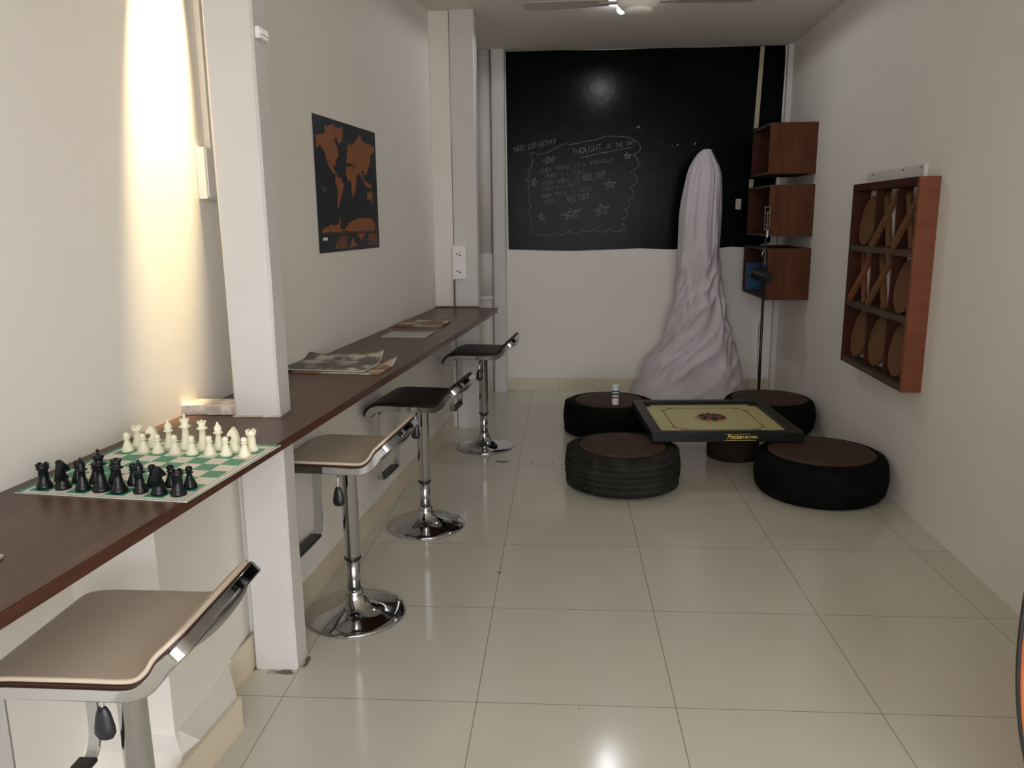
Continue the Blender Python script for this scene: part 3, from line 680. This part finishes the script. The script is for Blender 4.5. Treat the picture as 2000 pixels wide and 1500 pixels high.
draw('chalk_smudge', [[(1366, 281), (1369, 278)], [(1419, 407), (1421, 410)], [(1422, 345), (1423, 348)], [(1322, 283), (1323, 283)], [(1332, 282), (1334, 281)], [(1252, 248), (1256, 245)]], 'chalk', .010)
sw = thing('wall_switch', 'small cream switch plate on the blackboard left of the wall boxes', 'switch', tuple(BP(1458.5, 397.5, .0055)))
MB().box(-.022, .022, -.009, 0, -.042, .042).build('switch_plate', 'cream_plastic', sw, bevel=.002)
MB().box(-.004, .004, -.011, -.009, -.004, .004).build('screw', 'dark_hole', sw)

# ------------------------------------------------------------ wall boxes
def cube_box(z0, z1, x0, y0, y1, label, tilt=0.0):
    t = thing('wall_box', label, 'wall box', (xr(y0), y0, z0), 0, 'open wooden boxes on the right wall')
    D = xr(y0)-x0; H = z1-z0; W = y1-y0; th = .014; e = .027*W
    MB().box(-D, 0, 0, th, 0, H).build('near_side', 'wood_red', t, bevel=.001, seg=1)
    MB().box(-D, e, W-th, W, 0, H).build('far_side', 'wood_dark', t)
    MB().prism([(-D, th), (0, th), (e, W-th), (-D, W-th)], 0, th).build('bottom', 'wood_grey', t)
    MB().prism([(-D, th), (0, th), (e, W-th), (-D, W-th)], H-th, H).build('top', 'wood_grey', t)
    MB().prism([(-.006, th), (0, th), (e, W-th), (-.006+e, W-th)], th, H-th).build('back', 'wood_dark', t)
    return t
cube_box(1.735, 2.078, 2.290, 3.672, 4.20, 'topmost brown wooden open box of the stack on the right wall')
cube_box(1.305, 1.660, 2.305, 3.655, 4.32, 'middle brown wooden open box of the stack on the right wall')
cube_box(0.855, 1.220, 2.312, 3.650, 4.40, 'lowest brown wooden open box on the right wall, holding a blue book')
bk = thing('book', 'blue book with a pale emblem standing inside the lowest wall box', 'book', (2.40, 4.36, 0.8695))
MB().box(-.075, .12, -.002, .0, 0, .215).build('cover', 'blue_cover', bk)
MB().box(-.072, .117, .0, .018, .003, .212).build('pages', 'pages', bk)
MB().lathe([(.017, 0), (.017, .0012), (.012, .0012)], 24, T((-.01, -.002, .045)) @ RX(PI/2)).build('emblem', 'teal', bk)

# ------------------------------------------------------------ spring-arm floor lamp
FL = (2.285, 3.615)
fl = thing('floor_lamp', 'black spring-arm floor lamp with a dome shade standing beside the wall boxes', 'lamp', (FL[0], FL[1], 0))
MB().lathe([(0, 0), (.034, 0), (.034, .012), (.012, .016), (0.011, .03)], 24).build('base', 'black_plastic', fl)
MB().tube([(.008, 0, .012), (.004, 0, .5), (0, 0, 1.02)], .0105, 12).build('pole', 'black_plastic', fl)
MB().tube([(0, 0, 1.0), (.002, 0, 1.1), (0, 0, 1.20), (0, 0, 1.30)], [.013, .02, .010, .008], 12).build('neck', 'black_plastic', fl)
ar = MB()
for dx in (-.0165, .0165): ar.box(dx-.0022, dx+.0022, -.003, .003, 1.352, 1.512)
ar.build('spring_arm', 'chrome_dull', fl)
ar = MB()
for z in (1.352, 1.386, 1.47, 1.508): ar.box(-.020, .020, -.004, .004, z-.0025, z+.0025)
ar.box(-.003, .003, -.003, .003, 1.28, 1.47)
ar.build('crossbar', 'chrome_dull', fl)
MB().box(.003, .011, -.006, .002, 1.300, 1.345).build('arm_label', 'white_plastic', fl)
MB().tube(smooth_path([(0, 0, 1.215), (-.022, -.012, 1.205), (-.030, -.02, 1.18), (-.028, -.028, 1.155)], 4) if False else [(0, -.006, 1.215), (-.016, -.012, 1.210), (-.026, -.018, 1.190), (-.028, -.022, 1.165)], .005, 8).build('bracket', 'chrome_dull', fl)
dome = [(0.0, .062), (.018, .061), (.026, .055), (.030, .040), (.052, .026), (.068, .008), (.076, -.014), (.079, -.030), (.076, -.030), (.070, -.010), (.0, .02)]
dm = MB(); dm.lathe(dome, 32, T((-.035, -.060, 1.045)) @ RY(math.radians(24)) @ RX(math.radians(-12))).build('shade', 'black_plastic', fl)
MB().tube([(.0, -.01, 1.10), (-.010, -.035, 1.095), (-.014, -.052, 1.090)], .009, 10).build('shade_arm', 'black_plastic', fl)
MB().tube([(-.014, 0, .70), (-.018, 0, .62), (-.014, 0, .5), (-.006, 0, .3), (.012, .0, .2), (.018, .01, .1), (.010, .02, .02)], .0022, 6).build('cord', 'black_plastic', fl)

# ------------------------------------------------------------ draped object
def drape():
    # silhouette stations: z, left, right, depth radius
    st_ = [(0.0, 1.410, 2.345, .30), (.03, 1.415, 2.340, .295), (.165, 1.460, 2.310, .28), (.25, 1.495, 2.290, .265), (.334, 1.545, 2.270, .25), (.415, 1.625, 2.238, .24), (.50, 1.665, 2.215, .23), (.58, 1.690, 2.200, .22), (.746, 1.728, 2.166, .20), (.908, 1.748, 2.112, .185), (1.05, 1.755, 2.092, .175), (1.2, 1.757, 2.085, .165), (1.34, 1.757, 2.083, .155), (1.45, 1.760, 2.083, .148), (1.54, 1.767, 2.083, .14), (1.65, 1.784, 2.080, .13), (1.765, 1.810, 2.072, .115), (1.82, 1.828, 2.054, .10), (1.875, 1.855, 2.025, .08), (1.92, 1.885, 2.002, .055), (1.95, 1.925, 1.985, .03)]
    N = 160; K = 170; vs = []; fs = []
    def itp(z):
        for a, b in zip(st_[:-1], st_[1:]):
            if a[0] <= z <= b[0]:
                t = (z-a[0])/(b[0]-a[0]); return [a[k]+(b[k]-a[k])*t for k in range(1, 4)]
        return list(st_[-1][1:])
    for i in range(K+1):
        z = 1.95*(i/K)
        l, r_, d = itp(z); cx = (l+r_)/2; hx = (r_-l)/2
        for k in range(N):
            a = 2*PI*k/N; c, s = math.cos(a), math.sin(a)
            # vertical pleats on the upper part
            up_ = min(1, max(0, (z-.9)/.5)); lo = 1-up_
            pl = 0.0045*up_*math.sin(11*a+3*z+3*noise.noise(Vector((c, s, z))))+0.0018*up_*math.sin(27*a-2*z)+0.008*up_*noise.noise(Vector((c*2, s*2, z*3+c*3)))
            # diagonal wrinkles lower down
            q = Vector((c*1.3, s*1.3, z*1.7))
            w1 = noise.noise(Vector((c*1.6+z*1.1, s*1.6, z*3.8-c*1.2)))
            w2 = noise.noise(Vector((c*3+5, s*3+z*1.5, z*8+c*2.2)))
            rd = abs(noise.noise(Vector((c*1.3+z*.6, s*1.3+7, z*6.0-c*2.6))))
            wr = lo*(0.030*w1+0.016*w2+0.060*(0.20-rd))
            f = 1.0
            ex = abs(c)**0.85*(1 if c > 0 else -1); ey = abs(s)**0.9*(1 if s > 0 else -1)
            rad = pl+wr+up_*0.006*w1
            env = min(1, (1.95-z)/.12)
            vs.append((cx+ex*hx*0.985+c*rad*env*.6, 4.215+ey*d+s*rad*env*1.25, max(0.0, z+lo*.012*w2 if z > .02 else 0)))
    for i in range(K):
        for k in range(N):
            k2 = (k+1) % N; fs.append((i*N+k, i*N+k2, (i+1)*N+k2, (i+1)*N+k))
    fs.append(tuple(K*N+k for k in range(N))); fs.append(tuple(range(N))[::-1])
    mb = MB(); mb.add(vs, fs, True); return mb
dr = thing('draped_object', 'tall narrow object shrouded in a pale mauve dust sheet in front of the blackboard', 'covered object', (0, 0, 0))
o = drape().build('dust_sheet', 'cloth', dr)

# ------------------------------------------------------------ tyre seats
def make_tyre(label, R, rd, H, rub, grooves, loc, rz, top='leather_brown'):
    t = thing('tyre_seat', label, 'tyre seat', (loc[0], loc[1], 0), rz, 'tyre seats around the low game table')
    prof = [(rd*.5, .004), (rd+.02, .0), (R-.05, .002), (R-.025, .012), (R-.008, .035)]
    z0, z1 = .035, H-.035
    if grooves:
        k = 5
        for g in range(k):
            a = z0+(z1-z0)*(g+.10)/k; b = z0+(z1-z0)*(g+.90)/k; bul = .010*math.sin(PI*((a+b)/2-z0)/(z1-z0))
            prof += [(R-.008+bul, a), (R-.008+bul+.002, (a+b)/2), (R-.008+bul, b), (R-.018+bul, b+.002), (R-.018+bul, b+(z1-z0)*.2/k-.002)]
    else:
        for g in range(1, 8):
            q = g/8; prof.append((R-.008+.010*math.sin(PI*q), z0+(z1-z0)*q))
    prof += [(R-.008, z1), (R-.020, H-.014), (R-.040, H-.003), (R-.055, H), (rd+.012, H), (rd+.004, H-.004), (rd, H-.012), (rd*.6, H-.012), (0, H-.012)]
    mb = MB(); mb.lathe(prof, 96)
    if grooves:
        tb = MB()
        for k in range(64):
            a = 2*PI*k/64
            tb.box(R-.024, R-.006, -.0035, .0035, H-.040, H-.014, RZ(a)); tb.box(R-.022, R-.0045, -.0035, .0035, .016, .040, RZ(a+.03))
        mb.add(tb.v, tb.f)
    mb.build('tyre', rub, t)
    MB().lathe([(0, H-.016), (rd-.002, H-.016), (rd-.002, H-.002), (rd-.008, H+.003), (rd*.8, H+.006), (0, H+.008)], 64).build('seat_cushion', top, t)
    return t
make_tyre('grooved tyre seat at the front left of the game board, brown round top', .313, .238, .222, 'rubber_worn', True, (1.19, 2.075), .3)
make_tyre('biggest plain black tyre seat at the front right by the wall, brown round top', .336, .272, .225, 'rubber', False, (2.226, 1.98), 1.1)
make_tyre('tyre seat at the back left of the game board with a small bottle on top', .313, .238, .222, 'rubber', True, (1.183, 3.19), 2.0)
make_tyre('tyre seat at the back right below the wall boxes, partly behind the game board', .308, .255, .222, 'rubber', False, (2.278, 3.275), .7)
# powder bottle
pb = thing('powder_bottle', 'small white cylinder with teal, navy and red bands on the back left tyre seat', 'bottle', (1.210, 3.01, .2305))
MB().lathe([(0, 0), (.0225, 0), (.0235, .004), (.0235, .118), (.022, .121)], 28).build('bottle_body', 'box_white', pb)
for a, b, c in ((.044, .056, 'red_print'), (.066, .079, 'navy'), (.086, .099, 'teal')):
    MB().lathe([(.0239, a), (.0239, b)], 28, caps=False).build('label_band', c, pb)
MB().lathe([(.0245, .118), (.0245, .134), (.020, .136), (.018, .131), (0, .131)], 28).build('cap', 'box_white', pb)

# ------------------------------------------------------------ carrom board on a drum
drm = thing('drum_stand', 'dark wooden round stand hidden under the game board', 'stand', (1.905, 2.62, 0))
MB().lathe([(0, 0), (.150, 0), (.155, .01), (.155, .21), (.150, .22), (0, .22)], 48).build('drum', 'stand_wood', drm)
MB().lathe([(0, .22), (.165, .22), (.168, .228), (.165, .238), (0, .238)], 48).build('drum_top', 'stand_wood', drm)
cb = thing('carrom_board', 'square carrom game board with black frame and yellow playing surface', 'game board', (1.742, 2.493, .2385), math.radians(2.6))
HS = .413; FW = .060; ZB = .052
fr = MB()
def mitre(a0, a1, b0, b1, z0, z1):
    pass
o_ = HS; i_ = HS-FW
c4 = [(-1, -1), (1, -1), (1, 1), (-1, 1)]
vs = []
for z, s in ((0, o_), (ZB, o_), (ZB, i_), (ZB-.020, i_), (.0, i_)):
    vs += [(x*s, y*s, z) for x, y in c4]
fs = []
for k in range(4):
    for j in range(4): fs.append((k*4+j, k*4+(j+1) % 4, ((k+1))*4+(j+1) % 4, ((k+1))*4+j))
for j in range(4): fs.append((16+j, 16+(j+1) % 4, (j+1) % 4, j))
fr.add(vs, fs); fr.build('frame', 'carrom_black', cb, bevel=.004)
MB().box(-i_, i_, -i_, i_, .012, .030).build('playing_surface', 'carrom_ply', cb)
for sx in (-1, 1):
    for sy in (-1, 1):
        MB().lathe([(0.0, .0302), (.022, .0302), (.024, .0315), (.022, .0318), (.0, .0308)], 20, T((sx*(i_-.021), sy*(i_-.021), 0))).build('pocket', 'net', cb)
ln = MB(); ln.keep = True; zz = .0306
to = lambda a, b: (a, b, zz)
q = .255; c_ = .052
sq4 = [(-q+c_, -q), (q-c_, -q), (q, -q+c_), (q, q-c_), (q-c_, q), (-q+c_, q), (-q, q-c_), (-q, -q+c_), (-q+c_, -q)]
ln.ribbon(sq4, .006, to)
for sx in (-1, 1):
    for sy in (-1, 1):
        for dx, dy in ((-c_, 0), (0, -c_)):
            cx, cy = sx*(q+dx), sy*(q+dy)
            ln.ribbon([(cx+.016*math.cos(2*PI*k/14), cy+.016*math.sin(2*PI*k/14)) for k in range(15)], .004, to)
ln.ribbon([(.09*math.cos(2*PI*k/40), .09*math.sin(2*PI*k/40)) for k in range(41)], .004, to)
ln.build('base_lines', 'carrom_line', cb)
def textmesh(name, body, size, material, parent, mtx, shear=0.0, bold=False, sx=1.0):
    cu = bpy.data.curves.new(name, 'FONT'); cu.body = body; cu.size = size; cu.shear = shear; cu.align_x = 'CENTER'; cu.align_y = 'CENTER'; cu.extrude = 0.0004
    if bold: cu.offset = size*.012
    ob = bpy.data.objects.new(name+'_src', cu); COL.objects.link(ob); dg = bpy.context.evaluated_depsgraph_get(); dg.update()
    me = bpy.data.meshes.new_from_object(ob.evaluated_get(dg)); bpy.data.objects.remove(ob)
    me.transform(mtx @ Matrix.Diagonal((sx, 1, 1, 1))); me.materials.clear(); me.materials.append(M[material])
    o = bpy.data.objects.new(name, me); COL.objects.link(o); o.parent = parent; return o
tm = T((.062, -HS-.0008, .028)) @ RX(PI/2)
textmesh('brand_lettering', 'Precise', .034, 'gold', cb, tm @ T((-.030, .002, 0)), .3, True, .78)
textmesh('brand_lettering', 'CHROMA', .020, 'gold', cb, tm @ T((.050, -.001, 0)), 0, True, 1.15)
MB().box(-.02, .150, -HS-.0012, -HS-.0004, .0095, .0112).box(-.02, .12, -HS-.0012, -HS-.0004, .0440, .0452).build('gold_rule', 'gold', cb)
# coins, heaped in the centre
rc = random.Random(5); crot = math.radians(2.6)
cc = Vector((1.748, 2.512)); k = 0; proto = {}
lay = [(0, 0)]+[(.0335*math.cos(a), .0335*math.sin(a)) for a in [i*PI/3 for i in range(6)]]+[(.066*math.cos(a), .066*math.sin(a)) for a in [i*PI/6+.1 for i in range(12)]]
names = {}
for i, (x, y) in enumerate(lay):
    dark = (i % 2 == 0)
    if i == 0: dark = False
    key = 'coin_black' if dark else 'coin_brown'
    if key not in proto:
        mb = MB().lathe([(0, 0), (.0145, 0), (.0155, .002), (.0155, .0065), (.0145, .0085), (.010, .0080), (.009, .0088), (0, .0088)], 24)
        proto[key] = mb.build('carrom_coin', key); o = proto[key]
    else: o = proto[key].copy(); COL.objects.link(o)
    o.location = (cc.x+x*1.0, cc.y+y*1.0, .2385+.0305)
    tag(o, ('black' if dark else 'red-brown')+' wooden carrom coin in the cluster at the centre of the game board', 'game coin', ('black' if dark else 'red-brown')+' carrom coins at the centre')

# ------------------------------------------------------------ tic-tac-toe rack on the right wall
RWt = Vector((0.027, 1, 0)).normalized(); RWn = Vector((-1, 0.027, 0)).normalized()
def rwm(y, z, off=0.0): # local x: along wall AWAY from the camera (+y), local y: up, local z: into the room
    m_ = Matrix.Identity(4); p = Vector((xr(y), y, z))+RWn*off
    for i in range(3): m_[i][0] = RWt[i]; m_[i][1] = (0, 0, 1)[i]; m_[i][2] = -RWn[i]
    # keep right-handed: x (away), y up, z = x cross y points out of the wall to the right, so use -z for the room side
    for i in range(3): m_[i][3] = p[i]
    return m_
RY0, RY1, RZ0, RZ1, RD = 1.645, 2.560, 0.612, 1.612, 0.092
RWd = (RY1-RY0); RHt = RZ1-RZ0
rk = thing('noughts_and_crosses_rack', 'brown wooden wall rack of three by three cells with wooden discs and crosses', 'wall game')
rk.matrix_world = rwm(RY0, RZ0)
th = .026
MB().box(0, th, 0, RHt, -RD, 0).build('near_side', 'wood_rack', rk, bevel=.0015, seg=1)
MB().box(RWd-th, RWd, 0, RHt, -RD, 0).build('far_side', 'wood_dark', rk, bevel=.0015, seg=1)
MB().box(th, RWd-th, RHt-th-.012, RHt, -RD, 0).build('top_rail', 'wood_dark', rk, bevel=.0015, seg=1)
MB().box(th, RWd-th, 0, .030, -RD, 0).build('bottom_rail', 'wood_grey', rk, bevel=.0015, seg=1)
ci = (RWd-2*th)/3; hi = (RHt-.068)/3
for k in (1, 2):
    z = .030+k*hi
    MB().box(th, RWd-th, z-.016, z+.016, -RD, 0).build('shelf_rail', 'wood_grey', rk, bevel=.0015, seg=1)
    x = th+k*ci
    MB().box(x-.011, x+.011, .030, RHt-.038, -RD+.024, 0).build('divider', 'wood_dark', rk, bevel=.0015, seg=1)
# pieces: rows from the top, columns from the far side
rowsym = ['OXX', 'XXO', 'OOO']
pos = {0: 'top', 1: 'middle', 2: 'bottom'}; cpos = {0: 'far', 1: 'central', 2: 'near'}
for r in range(3):
    for c in range(3):
        x = RWd-th-(c+.5)*ci; z = RHt-.038-(r+.5)*hi
        cell = hi-.032
        if rowsym[r][c] == 'O':
            mb = MB(); n_ = 48; hw, hh = .116, .133
            mb.prism([(hw*math.cos(2*PI*k/n_), hh*math.sin(2*PI*k/n_)) for k in range(n_)], -.009, .009, smooth=True)
            o = mb.build('wooden_disc', 'wood_disc', bevel=.002, seg=1)
            lb = 'flat wooden disc in the %s row, %s cell of the wall rack' % (pos[r], cpos[c]); off = .040; cat = 'game piece'; grp = 'wooden discs in the wall rack'
            zc = z-(cell/2-hh)
        else:
            mb = MB(); L = math.hypot(.200, cell*.94)/2; an = math.atan2(cell*.88, .185)
            for s in (-1, 1):
                mb.box(-L, L, -.019, .019, -.010 if s > 0 else -.028, .010 if s > 0 else -.008, RZ(s*an))
            o = mb.build('wooden_cross', 'wood_disc' if c else 'wood_rack', bevel=.0015, seg=1)
            lb = 'wooden cross of two slats in the %s row, %s cell of the wall rack' % (pos[r], cpos[c]); off = .045; grp = 'wooden crosses in the wall rack'; zc = z-.004
        o.matrix_world = rwm(RY0, RZ0) @ T((x, zc, -off-.006)) @ RX(math.radians(9))
        tag(o, lb, 'game piece', grp)
bt = thing('mounting_batten', 'white painted batten with nails showing above the wall rack', 'batten')
bt.matrix_world = rwm(1.80, 1.614)
MB().box(0, .77, 0, .060, -.018, 0).build('batten', 'white_wood', bt, bevel=.001, seg=1)
for k in (.03, .25, .68):
    MB().lathe([(0, .0), (.004, .0), (.004, .003), (0, .003)], 10, T((k, .047, -.018)) @ RX(PI)).build('nail', 'dark_hole', bt)

# ------------------------------------------------------------ ceiling fan and bulb
fn = thing('ceiling_fan', 'white three-bladed ceiling fan hanging from the ceiling at the top of the picture', 'ceiling fan', (1.236, 2.20, 2.455))
MB().lathe([(0, .0), (.062, .0), (.072, .006), (.074, .016), (.070, .020)], 40).build('bottom_cap', 'fan', fn)
MB().lathe([(.066, .018), (.085, .022), (.104, .040), (.112, .058), (.112, .070), (.095, .090), (.05, .105), (.02, .112)], 48).build('motor_housing', 'fan', fn)
MB().lathe([(.013, .108), (.013, CEIL-2.455-.04)], 16).build('down_rod', 'fan', fn)
MB().lathe([(.018, CEIL-2.455-.075), (.055, CEIL-2.455-.03), (.058, CEIL-2.455-.002)], 24).build('ceiling_cup', 'fan', fn)
for a in (175, 3, 268):
    mx = RZ(math.radians(a))
    bl = MB(); pts = [(.15, -.045), (.30, -.060), (.50, -.066), (.565, -.062), (.585, -.04), (.588, .02), (.575, .052), (.54, .06), (.30, .052), (.15, .040)]
    bl.prism(pts, -.002, .002, mx @ T((0, 0, .058)) @ RX(math.radians(4))).build('blade', 'fan_blade', fn)
    br = MB(); br.box(.085, .20, -.018, .018, .052, .060, mx); br.build('blade_bracket', 'fan_blade', fn)
BL = (1.218, 3.175, 2.712)
lb = thing('light_bulb', 'lit white bulb on the ceiling just beyond the fan hub', 'light bulb', BL)
MB().lathe([(0, -.032)]+[(.030*math.cos(t), .030*math.sin(t)) for t in (-1.2, -.8, -.4, 0, .4, .8)]+[(.016, .030)], 24).build('glass', 'bulb', lb)
MB().lathe([(.018, .027), (.034, .029), (.034, CEIL-BL[2]-.001)], 20).build('holder', 'white_plastic', lb)
lamp('bulb_light', 'SPOT', (BL[0], BL[1], BL[2]-.058), 11.0, (0.92, 0.96, 1.0), shadow_soft_size=0.025, spot_size=math.radians(179), spot_blend=0.12)

# ------------------------------------------------------------ orange rounded panel at the right edge
gp = thing('rounded_panel', 'orange rounded wooden panel with dark rim, cut off at the right picture edge', 'panel', (2.1120, -0.65, 0.0))
A_, B_ = .349, .640
MB().prism([((A_-.007)*math.cos(2*PI*k/96), B_+(B_-.007)*math.sin(2*PI*k/96)) for k in range(96)], -.014, .014, RX(PI/2), smooth=True).build('panel_board', 'orange_wood', gp)
MB().tube([(A_*math.cos(2*PI*k/96)*.985, 0, B_+(B_-.012)*math.sin(2*PI*k/96)) for k in range(96)], .005, 10, closed=True).build('rim', 'black_plastic', gp)
